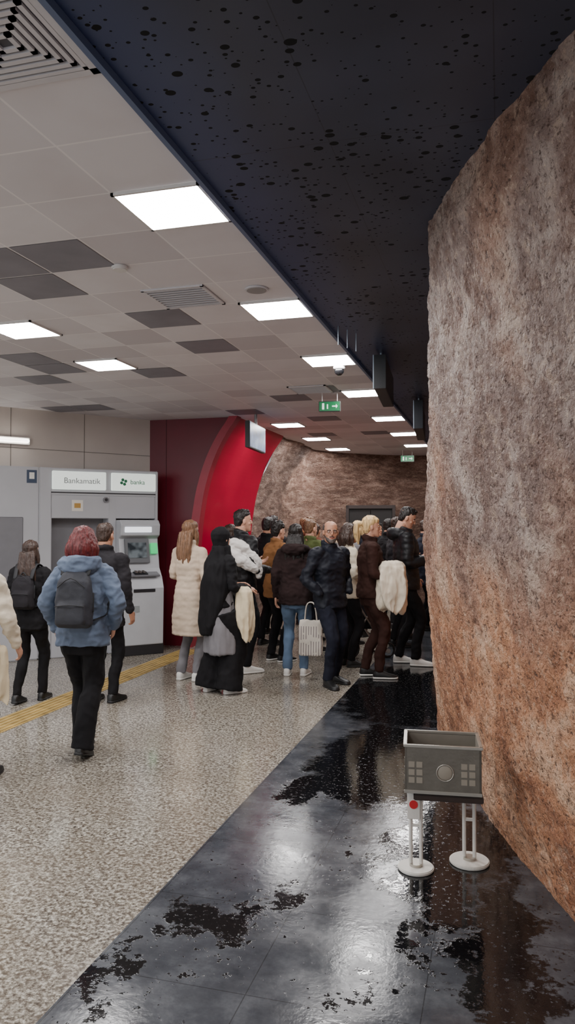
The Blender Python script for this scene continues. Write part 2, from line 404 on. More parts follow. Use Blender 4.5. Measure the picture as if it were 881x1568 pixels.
def backpack(root,mt,mt2,w=.15,z0=1.0,z1=1.42,d=.09,yb=-.13):
    s=root['s']
    body=slices([(z0*s,w*.85*s,d*.6*s,0,(yb-d)*s),((z0+.03)*s,w*s,d*s,0,(yb-d)*s),((z0+.2)*s,w*1.02*s,d*1.05*s,0,(yb-d)*s),((z1-.08)*s,w*.9*s,d*.9*s,0,(yb-d*.9)*s),((z1-.02)*s,w*.7*s,d*.6*s,0,(yb-d*.7)*s),(z1*s,w*.4*s,d*.3*s,0,(yb-d*.6)*s)],e=3.6)
    pocket=slices([((z0+.03)*s,w*.75*s,.03*s,0,(yb-2*d-.005)*s),((z0+.06)*s,w*.82*s,.035*s,0,(yb-2*d-.005)*s),((z0+.17)*s,w*.78*s,.03*s,0,(yb-2*d)*s),((z0+.20)*s,w*.6*s,.012*s,0,(yb-2*d+.005)*s)],e=4)
    remesh('backpack_body',[body,pocket],mt,root,.009,1,.004,(10,10,10))
    st=[]
    for sg in(-1,1):
        st.append(tube([(sg*.09*s,(yb-.06)*s,(z1-.03)*s),(sg*.10*s,-.10*s,1.485*s),(sg*.115*s,.0,1.485*s),(sg*.13*s,.12*s,1.38*s),(sg*.15*s,.14*s,1.2*s),(sg*.17*s,.02*s,1.08*s),(sg*.13*s,(yb-.02)*s,1.05*s)],[(.022*s,.006*s)]*7,n=10,up=(1,0,0)))
        st.append(tube([(sg*w*.98*s,(yb-d*.5)*s,(z0+.25)*s),(sg*w*1.04*s,(yb-d*.9)*s,(z0+.12)*s)],[(.006*s,.012*s)]*2,n=8))
    st.append(tube([(-.035*s,(yb-.05)*s,(z1-.01)*s),(0,(yb-.055)*s,(z1+.035)*s),(.035*s,(yb-.05)*s,(z1-.01)*s)],[.007*s]*3,n=8))
    st.append(tube([(-w*.8*s,(yb-2*d-.03)*s,(z0+.165)*s),(0,(yb-2*d-.042)*s,(z0+.175)*s),(w*.8*s,(yb-2*d-.03)*s,(z0+.165)*s)],[.004*s]*3,n=6))
    st.append(tube([(-w*.75*s,(yb-1.95*d)*s,(z0+.30)*s),(0,(yb-2.05*d)*s,(z0+.37)*s),(w*.75*s,(yb-1.95*d)*s,(z0+.30)*s)],[.004*s]*3,n=6))
    mesh_obj('backpack_straps',*combine(st),mt2,root)

# cloth palette
C_BLK=cloth('cloth_black',(20,19,22)); C_BLK2=cloth('cloth_charcoal',(35,33,37)); C_NAVY=cloth('cloth_navy',(24,27,40))
C_PUF=mat('nylon_black',(21,21,25),0.5,0,.1,6,.2,60,spec=.35)
C_PUF2=mat('nylon_navy_black',(23,26,36),0.55,0,.1,6,.2,60,spec=.25)
C_BLUE=cloth('cloth_blue_grey',(94,107,128),.7); C_CREAM=cloth('cloth_cream',(214,198,168)); C_IVORY=cloth('cloth_ivory',(222,210,190))
C_GREY=cloth('cloth_grey',(122,120,124)); C_WPUF=mat('nylon_white',(222,218,214),.55,0,.05,6,.2,60)
C_BRN=cloth('cloth_dark_brown',(54,32,27)); C_FUR=cloth('cloth_fuzzy_brown_black',(42,30,30),.95,.4,60); C_TAN=cloth('cloth_camel',(146,100,62))
C_OLV=cloth('cloth_olive',(90,100,58)); C_JEAN=cloth('denim_blue',(92,112,138)); C_DJEAN=cloth('denim_dark',(40,44,58)); C_CREAM2=cloth('cloth_pale_cream_puffer',(204,184,164))
C_PACK=mat('pack_fabric_grey',(42,44,52),.7,0,.15,20,.3,200); C_STR=mat('pack_webbing',(26,27,31),.7,0,.1)
C_RUST=cloth('cloth_rust',(100,54,38))

p=person('woman_in_blue_jacket_with_backpack',-2.87,4.78,12,1.63,True,SKIN,'bob',H_RED,C_BLUE,'jacket',.84,1.18,C_BLK,'wide',
   arms=(((.30,-.03,1.18),(.255,.05,.96)),((.30,-.04,1.18),(.235,.07,.98))),feet=((-.055,.20,.05,0),(.035,-.12,-.02,.3)),hood=True,wide=1.0,hyaw=-8,vox=.009,fold=.014)
backpack(p,C_PACK,C_STR,w=.135,z0=1.0,z1=1.42,d=.075,yb=-.125)
p=person('woman_in_black_with_backpack',-4.22,6.1,10,1.50,True,SKIN,'long',H_DBR,C_BLK,'jacket',.80,1.1,C_BLK,'trousers',feet=((-.09,-.1,0,.1),(.09,.15,0,0)))
backpack(p,C_BLK2,C_STR,w=.12,z0=1.02,z1=1.38,d=.06,yb=-.12)
p=person('woman_in_cream_coat',-3.20,4.0,20,1.60,True,SKIN,'bob',H_BR,C_IVORY,'coat',.80,1.15,C_BLK,'trousers',arms=('down',((.25,.02,1.16),(.29,.15,.95))),feet=((-.09,-.15,0,.3),(.09,.2,0,0)),fold=.013)
drape(p,'scarf_end',(.20,.02,.95),.055,.05,.36,C_CREAM,seed=3)
p=person('man_in_dark_coat',-3.56,6.30,0,1.66,False,SKIN2,'short',H_DBR,C_BLK2,'coat',.74,1.06,C_BLK,'trousers',arms=('phone','down'))
p=person('woman_in_black_headscarf',-2.66,6.98,-35,1.62,True,SKIN,'hijab',C_BLK,C_BLK,'sweater',.92,1.1,C_BLK,'wide',arms=('cross','carry'),feet=((-.13,-.05,.3,0),(.13,.05,-.2,0)),shoem=WHT,sole=WHT,wide=1.7,hyaw=5)
s=p['s']
remesh('tunic',[slices([(.42*s,.215*s,.175*s),(.7*s,.205*s,.165*s),(.92*s,.19*s,.15*s),(1.1*s,.165*s,.135*s)])],C_GREY,p,.011,2,.014,(12,12,2))
remesh('headscarf_drape',[slices([(.62*s,.09*s,.045*s,-.03*s,-.165*s),(.8*s,.15*s,.06*s,-.02*s,-.15*s),(1.0*s,.185*s,.10*s,-.01*s,-.09*s),(1.2*s,.205*s,.14*s,0,-.04*s),(1.36*s,.195*s,.135*s,0,-.02*s),(1.46*s,.12*s,.11*s,0,-.01*s),(1.56*s,.088*s,.09*s,0,0)])],C_BLK,p,.011,3,.018,(13,13,3))
drape(p,'cream_bag',(.26,.12,1.12),.11,.09,.50,C_CREAM,seed=5)
p=person('woman_in_pale_puffer',-3.19,7.45,-15,1.70,True,SKIN,'long',H_BR,C_CREAM2,'puffer',.50,1.05,C_GREY,'trousers',arms=('phone','down'),shoem=WHT,sole=WHT,quilt=.003)
p=person('man_in_black_jacket_carrying_white_puffer',-2.80,8.0,-38,1.82,False,SKIN,'short',H_BLK,C_PUF,'jacket',.86,1.08,C_BLK,'trousers',arms=('phone','carry'),shoem=WHT,sole=WHT,hyaw=-15)
s=p['s']
remesh('white_puffer_jacket',[tube([(-.08*s,-.17*s,1.37*s),(.06*s,-.2*s,1.33*s),(.19*s,-.13*s,1.22*s),(.27*s,0,1.12*s)],[.05,.07,.075,.05]),tube([(.1*s,-.18*s,1.40*s),(.20*s,-.08*s,1.35*s),(.27*s,.03*s,1.18*s),(.25*s,.06*s,1.05*s)],[.05,.055,.05,.035])],C_WPUF,p,.009,1,.013,(12,12,14))
p=person('woman_in_camel_jacket',-2.62,8.80,-35,1.70,True,SKIN,'messy',H_BLK,C_TAN,'jacket',.80,1.15,C_BLK,'trousers',arms=('phone','phone'),shoem=BLKR,sole=WHT)
p=person('person_in_fuzzy_dark_jacket',-2.17,8.0,5,1.66,True,SKIN,'long',H_BLK,C_FUR,'fleece_jacket',.82,1.14,C_JEAN,'trousers',arms=('down','down'),shoem=WHT,sole=WHT,hood=True,wide=1.02,fold=.014)
s=p['s']
def tote(root,c,w,d,hh,mt,name='tote_bag',handle=.25):
    s=root['s']
    remesh(name,[slices([((c[2]-hh)*s,w*.9*s,d*s,c[0]*s,c[1]*s),((c[2]-hh*.9)*s,w*s,d*1.1*s,c[0]*s,c[1]*s),((c[2]-.03)*s,w*.97*s,d*.6*s,c[0]*s,c[1]*s),(c[2]*s,w*.95*s,d*.4*s,c[0]*s,c[1]*s)],e=5)],mt,root,.008,1,.008,(9,9,6))
    hs=[]
    for dy in(-.012,.012):
        hs.append(tube([((c[0]-w*.5)*s,(c[1]+dy)*s,(c[2]-.02)*s),((c[0]-w*.35)*s,(c[1]+dy)*s,(c[2]+handle*.8)*s),(c[0]*s,(c[1]+dy)*s,(c[2]+handle)*s),((c[0]+w*.35)*s,(c[1]+dy)*s,(c[2]+handle*.8)*s),((c[0]+w*.5)*s,(c[1]+dy)*s,(c[2]-.02)*s)],[.006]*5,n=8))
    mesh_obj('tote_handles',*combine(hs),mt,root)
tm=N('tote_print'); co=tm.coord((1,1,1)); sx=tm.add('ShaderNodeSeparateXYZ'); tm.link(co,sx.inputs[0])
wv=tm.math('SINE',tm.math('MULTIPLY',sx.outputs[0],230.0))
tm.set(Base_Color=tm.mix(tm.math('MULTIPLY',tm.math('GREATER_THAN',wv,.6),tm.math('MULTIPLY',tm.math('LESS_THAN',sx.outputs[2],.56),tm.math('GREATER_THAN',tm.noise(co,9,2),.45))),srgb(222,214,202),srgb(130,118,120)),Roughness=.8)
tote(p,(.20,-.14,.66),.14,.045,.40,tm.m,handle=.2)
p=person('person_in_olive_jacket',-2.42,9.65,-30,1.72,False,SKIN,'short',H_BR,C_OLV,'jacket',.82,1.12,C_DJEAN,'trousers',arms=('down','phone'))
p=person('balding_man_in_black_puffer',-1.70,7.62,-125,1.69,False,SKIN2,'bald',H_GRY,C_PUF2,'jacket',.82,1.14,C_NAVY,'trousers',arms=('pocket','pocket'),hands=(False,False),feet=((-.11,-.02,.2,0),(.12,.12,-.25,0)),hyaw=-32,beard=H_GRY,glasses=True,wide=1.08,fold=.013)
p=person('blonde_woman_in_brown',-1.36,8.12,-72,1.75,True,SKIN,'ponytail',H_BLD,C_BRN,'sweater',.86,1.12,C_BRN,'trousers',arms=('carry','carry'),shoem=BLKR,sole=WHT,feet=((-.09,-.02,.05,0),(.09,.10,-.1,0)))
drape(p,'cream_coat',(.17,.20,1.25),.13,.18,.48,C_IVORY,tilt=.04,seed=8,pl=9,amp=.012)
p=person('man_in_black_puffer_with_phone',-1.08,9.0,-78,1.86,False,SKIN,'short',H_BLK,C_PUF,'puffer',.84,1.16,C_BLK,'trousers',arms=('phone','phone'),shoem=WHT,sole=WHT,hpitch=24,feet=((-.1,-.05,.05,0),(.1,.12,-.1,0)),hood=True)
box('phone',.02,.09,.33,.345,1.24,1.38,BLKR,p,.003,(math.radians(-35),0,0))
bg=[('person_in_white_coat',-1.72,8.72,-60,1.66,True,'bob',H_DBR,C_IVORY,C_BLK),
('person_in_dark_coat',-3.30,9.0,-30,1.66,True,'long',H_DBR,C_BLK2,C_DJEAN),
('person_in_dark_coat',-3.10,9.95,-20,1.76,False,'short',H_BLK,C_BLK,C_BLK),
('person_in_brown_coat',-2.65,10.5,-25,1.76,False,'messy',H_BR,C_RUST,C_BLK),
('person_in_grey_coat',-2.05,10.35,-40,1.68,False,'short',H_DBR,C_GREY,C_DJEAN),
('person_in_dark_coat',-1.35,10.3,-60,1.76,False,'short',H_DBR,C_BLK2,C_BLK),
('person_in_navy_coat',-2.05,11.1,-20,1.72,True,'long',H_BLD,C_NAVY,C_BLK),
('person_in_dark_coat',-1.35,11.1,-50,1.75,False,'short',H_DBR,C_PUF,C_DJEAN),
('person_in_olive_coat',-2.75,11.3,-10,1.68,True,'bun',H_DBR,C_OLV,C_BLK),
('person_in_dark_coat',-1.75,12.2,-30,1.76,False,'short',H_BLK,C_BLK,C_BLK),
('person_in_dark_coat',-.72,9.75,-60,1.68,True,'long',H_BLK,C_BLK,C_BLK),
('person_in_cream_coat',-2.45,12.3,-20,1.70,True,'long',H_BR,C_CREAM,C_DJEAN),
('person_in_brown_coat',-3.15,12.2,-20,1.78,False,'short',H_BR,C_TAN,C_BLK),
('person_in_navy_coat',-1.15,12.1,-70,1.74,False,'short',H_DBR,C_NAVY,C_BLK),
('person_in_grey_coat',-2.1,13.2,-120,1.70,False,'short',H_BLK,C_GREY,C_BLK),
('person_in_dark_coat',-3.35,11.0,-20,1.80,False,'short',H_BLK,C_BLK2,C_BLK)]
for i,(nm,x,y,f,H,fe,hr,hm,tm_,bm_) in enumerate(bg):
    person(nm,x,y,f,H,fe,SKIN if i%2 else SKIN2,hr,hm,tm_,'coat',.72 if i%3 else .84,1.10,bm_,'trousers',arms=('phone','down') if i%2 else ('down','phone'),vox=.016)

# ------------------------------------------------------------------ stroller
st=empty('baby_stroller',(-1.70,9.42,0),math.radians(-60))
for sx_ in(-.2,.2):
    for y_ in(-.22,.28):
        r_=.12 if y_<0 else .085
        mesh_obj('wheel',*tube([(sx_,y_+r_*math.cos(a),r_+.012+r_*math.sin(a)) for a in [i*math.pi/8 for i in range(17)]],[.014]*17,n=8,sub=1),BLKR,st)
        cyl('wheel_hub',(sx_,y_,r_),.03,.05,STEEL,st,'X')
    mesh_obj('frame',*combine([tube([(sx_,-.22,.12),(sx_,.0,.5),(sx_,.2,.72)],[.012]*3,n=8),tube([(sx_,.28,.09),(sx_,.0,.5),(sx_,-.25,.92),(sx_,-.32,.98)],[.012]*4,n=8)]),STEEL,st)
mesh_obj('handle',*tube([(-.2,-.32,.98),(0,-.34,.99),(.2,-.32,.98)],[.014]*3,n=8),BLKR,st)
remesh('seat_and_canopy',[slices([(.35,.16,.17,0,.03),(.5,.18,.21,0,0),(.72,.18,.16,0,-.08),(.88,.16,.17,0,-.06),(.93,.1,.1,0,-.06)])],C_BLK2,st,.015,2,.01)

# ------------------------------------------------------------------ room
def ray(px,py,zrel):
    d=1150*zrel/(808-py); r=(px-440.5)/1150*d
    return (r*.9622-d*.2723,r*.2723+d*.9622)
t=N('terrazzo'); co=t.coord()
n1=t.noise(co,56,4,.70); n2=t.noise(co,24,3,.65); n3=t.noise(co,1.6,3)
base=t.ramp(n1,[(.38,srgb(74,66,59)),(.46,srgb(118,111,101)),(.53,srgb(154,148,137)),(.62,srgb(204,200,190))])
base=t.mix(t.mrange(n2,.54,.61,0,.65),base,srgb(84,73,63))
base=t.mix(t.mrange(n2,.42,.36,0,.4),base,srgb(188,184,174))
base=t.mix(t.mrange(n3,.4,.62,0,.35),base,srgb(112,101,87))
t.set(Base_Color=base,Roughness=t.mrange(n3,.35,.65,.10,.22))
t.b.inputs['Specular IOR Level'].default_value=.65
def seam(nn,v,pitch,off,wid):
    f=nn.math('FRACT',nn.math('DIVIDE',nn.math('ADD',v,off),pitch))
    return nn.math('LESS_THAN',nn.math('ABSOLUTE',nn.math('SUBTRACT',f,.5)),wid/pitch)
g=N('granite_black_wet'); co=g.coord(); sp=g.add('ShaderNodeSeparateXYZ'); g.link(co,sp.inputs[0])
wob=g.vmath('ADD',g.vmath('MULTIPLY',g.vmath('SUBTRACT',g.noise(co,4.5,3,.6,col=True),(.5,.5,.5)),(.6,1.0,0)),g.vmath('MULTIPLY',g.vmath('SUBTRACT',g.noise(co,30,3,.75,col=True),(.5,.5,.5)),(.24,.40,0)))
pc=g.vmath('ADD',co,wob); mx=None
for cx,cy,rx,ry in [(-1.20,2.94,.20,.22),(-.92,3.08,.06,.18),(-1.05,2.72,.08,.06),(-.80,5.25,.50,.95),(-1.12,4.60,.20,.30),(-.85,7.6,.72,1.6),(-.30,3.95,.26,.70),(-.22,3.25,.10,.22),(-.5,2.67,.05,.05),(-.335,2.97,.08,.12),(-1.40,2.46,.07,.14),(.02,3.0,.17,.60),(-.15,2.3,.10,.16),(-.72,3.75,.05,.12),(.0,4.1,.14,.5)]:
    e=g.vmath('LENGTH',g.vmath('MULTIPLY',g.vmath('SUBTRACT',pc,(cx,cy,0)),(1/rx,1/ry,0)))
    m1=g.mrange(e,.88,1.06,1,0)
    mx=m1 if mx is None else g.math('MAXIMUM',mx,m1)
spk=g.math('MULTIPLY',g.mrange(g.noise(co,34,3,.6),.635,.67),g.mrange(g.noise(co,2.2,2),.44,.53))
wet=g.math('MAXIMUM',mx,spk,clamp=True)
dryp=g.mrange(g.noise(co,46,3,.65),.60,.66,0,.8)
wet=g.math('MULTIPLY',wet,g.math('SUBTRACT',1.0,dryp))
dry=g.ramp(g.noise(co,5,5,.7),[(.3,srgb(48,51,57)),(.5,srgb(66,69,75)),(.7,srgb(90,93,98))])
sm=g.math('MAXIMUM',seam(g,sp.outputs[0],.6,30.86+.3,.002),seam(g,sp.outputs[1],.6,30.2,.002))
sm=g.math('MULTIPLY',sm,.6)
c_=g.mix(wet,dry,srgb(13,13,15)); c_=g.mix(sm,c_,srgb(18,18,21))
g.set(Base_Color=c_,Roughness=g.mix(wet,g.mrange(g.noise(co,3,5,.7),.35,.65,.10,.24),(.06,.06,.06,1)))
g.bump(g.math('ADD',g.math('MULTIPLY',wet,.6),g.math('MULTIPLY',g.noise(co,30,3,.6),.8)),.2,.004)
XG=-1.47; YF=17.6
fl=mesh_obj('floor',[(-9,-3.2,0),(XG,-3.2,0),(XG,YF,0),(-9,YF,0),(4.5,-3.2,0),(4.5,YF,0)],[(0,1,2,3),(1,4,5,2)],[t.m,g.m],smooth=False)
for p_ in fl.data.polygons:
    p_.material_index=1 if p_.center.x>XG else 0
tp=mat('tactile_yellow',(166,140,84),.5,0,.3,9,.2,80)
V=[];F=[]
def addbox(V,F,x0,x1,y0,y1,z0,z1):
    o=len(V); V+=[(x0,y0,z0),(x1,y0,z0),(x1,y1,z0),(x0,y1,z0),(x0,y0,z1),(x1,y0,z1),(x1,y1,z1),(x0,y1,z1)]
    F+=[tuple(o+i for i in q) for q in((0,3,2,1),(4,5,6,7),(0,1,5,4),(1,2,6,5),(2,3,7,6),(3,0,4,7))]
addbox(V,F,-4.10,-3.80,-3,9.3,.0005,.003)
for i in range(5): addbox(V,F,-4.075+i*.056,-4.05+i*.056,-3,9.3,.003,.008)
mesh_obj('tactile_paving_strip',V,F,tp,smooth=False)

# ceiling (tiles)
TP=.285*h
c=N('ceiling_tiles'); co=c.coord(); sp=c.add('ShaderNodeSeparateXYZ'); c.link(co,sp.inputs[0])
ox=.83*h+TP*40; oy=-1.14*h+TP*40
cx_=c.math('DIVIDE',c.math('ADD',sp.outputs[0],ox),TP); cy_=c.math('DIVIDE',c.math('ADD',sp.outputs[1],oy),TP)
cmb=c.add('ShaderNodeCombineXYZ'); c.link(c.math('FLOOR',cx_),cmb.inputs[0]); c.link(c.math('FLOOR',cy_),cmb.inputs[1])
wn=c.add('ShaderNodeTexWhiteNoise',noise_dimensions='3D'); c.link(cmb.outputs[0],wn.inputs['Vector'])
def edge(f,w): return c.math('GREATER_THAN',c.math('ABSOLUTE',c.math('SUBTRACT',c.math('FRACT',f),.5)),.5-w)
sm=c.math('MAXIMUM',edge(cx_,.012),edge(cy_,.012))
tile=c.ramp(wn.outputs['Value'],[(0,srgb(194,190,195)),(.3,srgb(213,210,215)),(1,srgb(226,224,228))])
tile=c.mix(c.mrange(c.noise(co,2.5,4),.4,.7,0,.3),tile,srgb(196,188,190))
c.set(Base_Color=c.mix(c.math('MULTIPLY',sm,.6),tile,srgb(246,244,244)),Roughness=.6)
c.bump(sm,.4,.004)
dk=mat('ceiling_tile_dark',(126,124,132),.6,0,.12,4)
XB=-.81*h
V=[(-9,-3.2,HC),(XB,-3.2,HC),(XB,YF,HC),(-9,YF,HC)]; F=[(0,1,2,3)]
def cell(px,py):
    X,Y=ray(px,py,h); return math.floor((X+ox)/TP),math.floor((Y+oy)/TP)
cells=set(cell(*q) for q in [(70,388),(20,392),(25,436),(228,486),(305,533),(45,545),(55,582),(20,545),(130,622),(170,625),(90,622),(350,525),(395,632),(478,595),(485,600),(505,662),(500,640),(560,660),(430,610),(270,570),(110,568)])
for (i,j) in cells:
    x0=i*TP-ox+.008; y0=j*TP-oy+.008; o=len(V); z=HC-.003
    V+=[(x0,y0,z),(x0+TP-.016,y0,z),(x0+TP-.016,y0+TP-.016,z),(x0,y0+TP-.016,z)]; F.append((o,o+1,o+2,o+3))
ce=mesh_obj('ceiling',V,F,[c.m,dk],smooth=False)
for p_ in ce.data.polygons: p_.material_index=0 if p_.index==0 else 1
b=N('perforated_blue_panel'); co=b.coord(); sp=b.add('ShaderNodeSeparateXYZ'); b.link(co,sp.inputs[0])
ell=b.vmath('MULTIPLY',co,(1,1.25,1))
def dots(scale,off,k,rnd=.85,gate=None):
    vo=b.add('ShaderNodeTexVoronoi'); vo.inputs['Scale'].default_value=scale; vo.inputs['Randomness'].default_value=rnd; b.link(ell,vo.inputs['Vector'])
    sc=b.add('ShaderNodeSeparateColor'); b.link(vo.outputs['Color'],sc.inputs[0])
    r_=b.math('MULTIPLY',b.math('SUBTRACT',sc.outputs[0],off,clamp=True),k)
    if gate is not None: r_=b.math('MULTIPLY',r_,gate)
    return b.math('LESS_THAN',vo.outputs['Distance'],r_)
gate=b.mrange(b.noise(co,2.4,3),.36,.55,.3,1.0)
dot=b.math('MAXIMUM',dots(15,.08,.38,gate=gate),dots(34,.30,.52,gate=gate))
sm=b.math('MAXIMUM',seam(b,sp.outputs[0],.62,31.32,.002),seam(b,sp.outputs[1],1.25,30.3,.002))
col=b.mix(b.mrange(b.noise(co,1.5,3),.35,.65),srgb(52,55,70),srgb(64,69,87))
col=b.mix(b.mrange(sp.outputs[0],-1.22,-.80,.7,0),col,srgb(58,76,122))
col=b.mix(b.math('MULTIPLY',sm,.6),col,srgb(24,25,32))
b.set(Base_Color=b.mix(dot,col,(.003,.003,.004,1)),Roughness=b.mix(dot,(.4,.4,.4,1),(1,1,1,1)),Metallic=0.0)
mesh_obj('ceiling_perforated',[(XB,-3.2,HC),(4.5,-3.2,HC),(4.5,YF,HC),(XB,YF,HC)],[(0,1,2,3)],b.m,smooth=False)
WM=mat('painted_aluminium_white',(210,208,206),.4,0,.04)
box('trim_1',XB-.018,XB+.004,-3,YF-1,HC-.03,HC-.001,mat('trim_blue_grey',(92,108,140),.4,.1),None)

# ceiling lights
LE=N('light_panel_emission'); LE.set(Base_Color=(1,1,1,1)); LE.b.inputs['Emission Color'].default_value=(1,.975,.96,1); LE.b.inputs['Emission Strength'].default_value=60
def light(x0,x1,y0,y1):
    e=empty('ceiling_light',((x0+x1)/2,(y0+y1)/2,HC)); w=(x1-x0)/2; l=(y1-y0)/2
    mesh_obj('diffuser',[(-w+.012,-l+.012,-.010),(w-.012,-l+.012,-.010),(w-.012,l-.012,-.010),(-w+.012,l-.012,-.010)],[(0,3,2,1)],LE.m,e,False)
    for a in((-w,-w+.014,-l,l),(w-.014,w,-l,l),(-w,w,-l,-l+.014),(-w,w,l-.014,l)): box('frame',*a,-.014,-.001,WM,e)
X1=-.83*h
for k in range(7):
    y1=(2.28+1.17*k)*h if k else 2.275*h
    if k==1: y1=3.41*h
    if k==2: y1=4.49*h
    if k==3: y1=5.62*h
    light(X1-TP,X1,y1-.28*h,y1)
for yc in(7.0,8.17,9.32): light(-2.115*h,-1.83*h,(yc-.14)*h,(yc+.14)*h)
for y0 in(3.12,3.96): light(-2.455*h,-2.17*h,y0*h,(y0+.28)*h)
for y0 in(0.0,-1.1): light(X1-TP,X1,y0*h,(y0+.28)*h)
for x0 in(-2.455,-3.6):
    for y0 in(1.9,.75,-.4): light(x0*h,(x0+.285)*h,y0*h,(y0+.28)*h)
light(-3.6*h,-3.315*h,3.1*h,3.38*h)

# vents
VM=mat('vent_grey',(204,202,206),.5,0,.04); VD=mat('vent_dark',(84,84,90),.8)
def vent(x0,x1,y0,y1,square=True):
    e=empty('ceiling_vent',((x0+x1)/2,(y0+y1)/2,HC)); w=(x1-x0)/2; l=(y1-y0)/2
    box('backing',-w,w,-l,l,-.003,-.001,VD,e)
    if square:
        for i in range(7):
            f=1-i*.135; a=w*f; c2=l*f; tck=.017 if i else .03; z0=-.012
            for q in((-a,-a+tck,-c2,c2),(a-tck,a,-c2,c2),(-a,a,-c2,-c2+tck),(-a,a,c2-tck,c2)): box('louvre',*q,z0,-.003,VM,e)
    else:
        for q in((-w,-w+.02,-l,l),(w-.02,w,-l,l),(-w,w,-l,-l+.02),(-w,w,l-.02,l)): box('frame',*q,-.012,-.001,VM,e)
        for i in range(9): 
            yy=-l+.04+i*(2*l-.08)/8; box('slat',-w+.02,w-.02,yy-.006,yy+.004,-.012,-.004,VM,e)
vent(X1-TP,X1,1.165*h,1.447*h,True)
vent(-1.45*h,-1.17*h,2.85*h,3.12*h,False)
vent(-1.45*h,-1.17*h,5.1*h,5.38*h,False)
e=empty('ceiling_speaker',(-.975*h,2.97*h,HC)); cyl('rim',(0,0,-.006),.075,.01,VM,e,bev=.003); cyl('grille',(0,0,-.012),.062,.004,mat('grille',(150,148,148),.6),e)
e=empty('dome_camera',(*ray(520,566,h-.05),HC)); cyl('base',(0,0,-.02),.055,.04,WM,e,bev=.006); mesh_obj('dome',*sphere((0,0,-.055),(.045,.045,.045),16,10),mat('dome_black',(20,20,22),.1),e)
e=empty('smoke_detector',(*ray(182,405,h),HC)); cyl('base',(0,0,-.012),.045,.024,WM,e,bev=.006,r2=.05)
EG=mat('exit_green',(14,120,70),.4,0,emit=.4); EW=mat('exit_white',(235,245,240),.4,emit=.8)
def exit_sign(x,y,w=.25):
    e=empty('exit_sign',(x,y,HC),math.radians(8)); hh=w*.48
    for sx_ in(-w*.35,w*.35): cyl('rod',(sx_,0,-.05),.004,.1,WM,e)
    box('housing',-w/2,w/2,-.02,.02,-.1-hh,-.1,mat('sign_housing',(60,70,66),.4),e,.004)
    box('face',-w/2+.008,w/2-.008,-.023,-.02,-.1-hh+.008,-.108,EG,e)
    box('arrow_shaft',w*.12,w*.32,-.025,-.023,-.1-hh*.56,-.1-hh*.44,EW,e)
    mesh_obj('arrow_head',[(w*.38,-.0245,-.1-hh*.5),(w*.30,-.0245,-.1-hh*.28),(w*.30,-.0245,-.1-hh*.72)],[(0,1,2)],EW,e,False)
    box('pictogram_door',-w*.34,-w*.24,-.025,-.023,-.1-hh*.8,-.1-hh*.2,EW,e)
    box('pictogram_figure',-w*.12,-w*.06,-.025,-.023,-.1-hh*.75,-.1-hh*.3,EW,e)
exit_sign(-1.81,8.11,.24); exit_sign(-1.72,14.6,.26)
e=empty('hanging_display_screen',(-3.10,9.41,HC),math.radians(94))
scr=N('screen_picture'); co=scr.coord(); n_=scr.noise(co,4,3)
cc=scr.ramp(n_,[(.35,srgb(24,50,96)),(.55,srgb(50,96,156)),(.72,srgb(150,176,206))]); scr.set(Base_Color=cc,Roughness=.35); scr.link(cc,scr.b.inputs['Emission Color']); scr.b.inputs['Emission Strength'].default_value=.5
box('housing',-.43,.43,-.03,.03,-.48,-.14,BLKR,e,.005); box('screen',-.415,.415,-.033,-.030,-.465,-.155,scr.m,e); box('screen_back',-.415,.415,.030,.033,-.465,-.155,scr.m,e); cyl('pole',(0,0,-.07),.02,.14,STEEL,e)
SGN=mat('sign_black',(22,24,30),.35); SGE=mat('sign_edge',(170,185,200),.3,.6)
for (x_,y_,L_,ht) in((-1.0,6.75,1.0,.26),(-.93,9.2,1.2,.3)):
    e=empty('hanging_sign',(x_,y_,HC),math.radians(4))
    box('housing',-.05,.05,-L_/2,L_/2,-.07-ht,-.05,SGN,e,.004); box('end_cap',-.052,.052,-L_/2-.008,-L_/2,-.072-ht,-.048,SGN,e,.002); box('edge',-.056,-.048,-L_/2-.010,-L_/2,-.072-ht,-.048,SGE,e)
    for yy in(-L_*.35,L_*.35): cyl('rod',(0,yy,-.025),.01,.05,SGE,e)
e=empty('ceiling_hanger_rods',(-1.12,5.45,HC))
for i in range(3): cyl('rod',(i*.045-.03,i*.12,-.07),.004,.14,SGE,e)

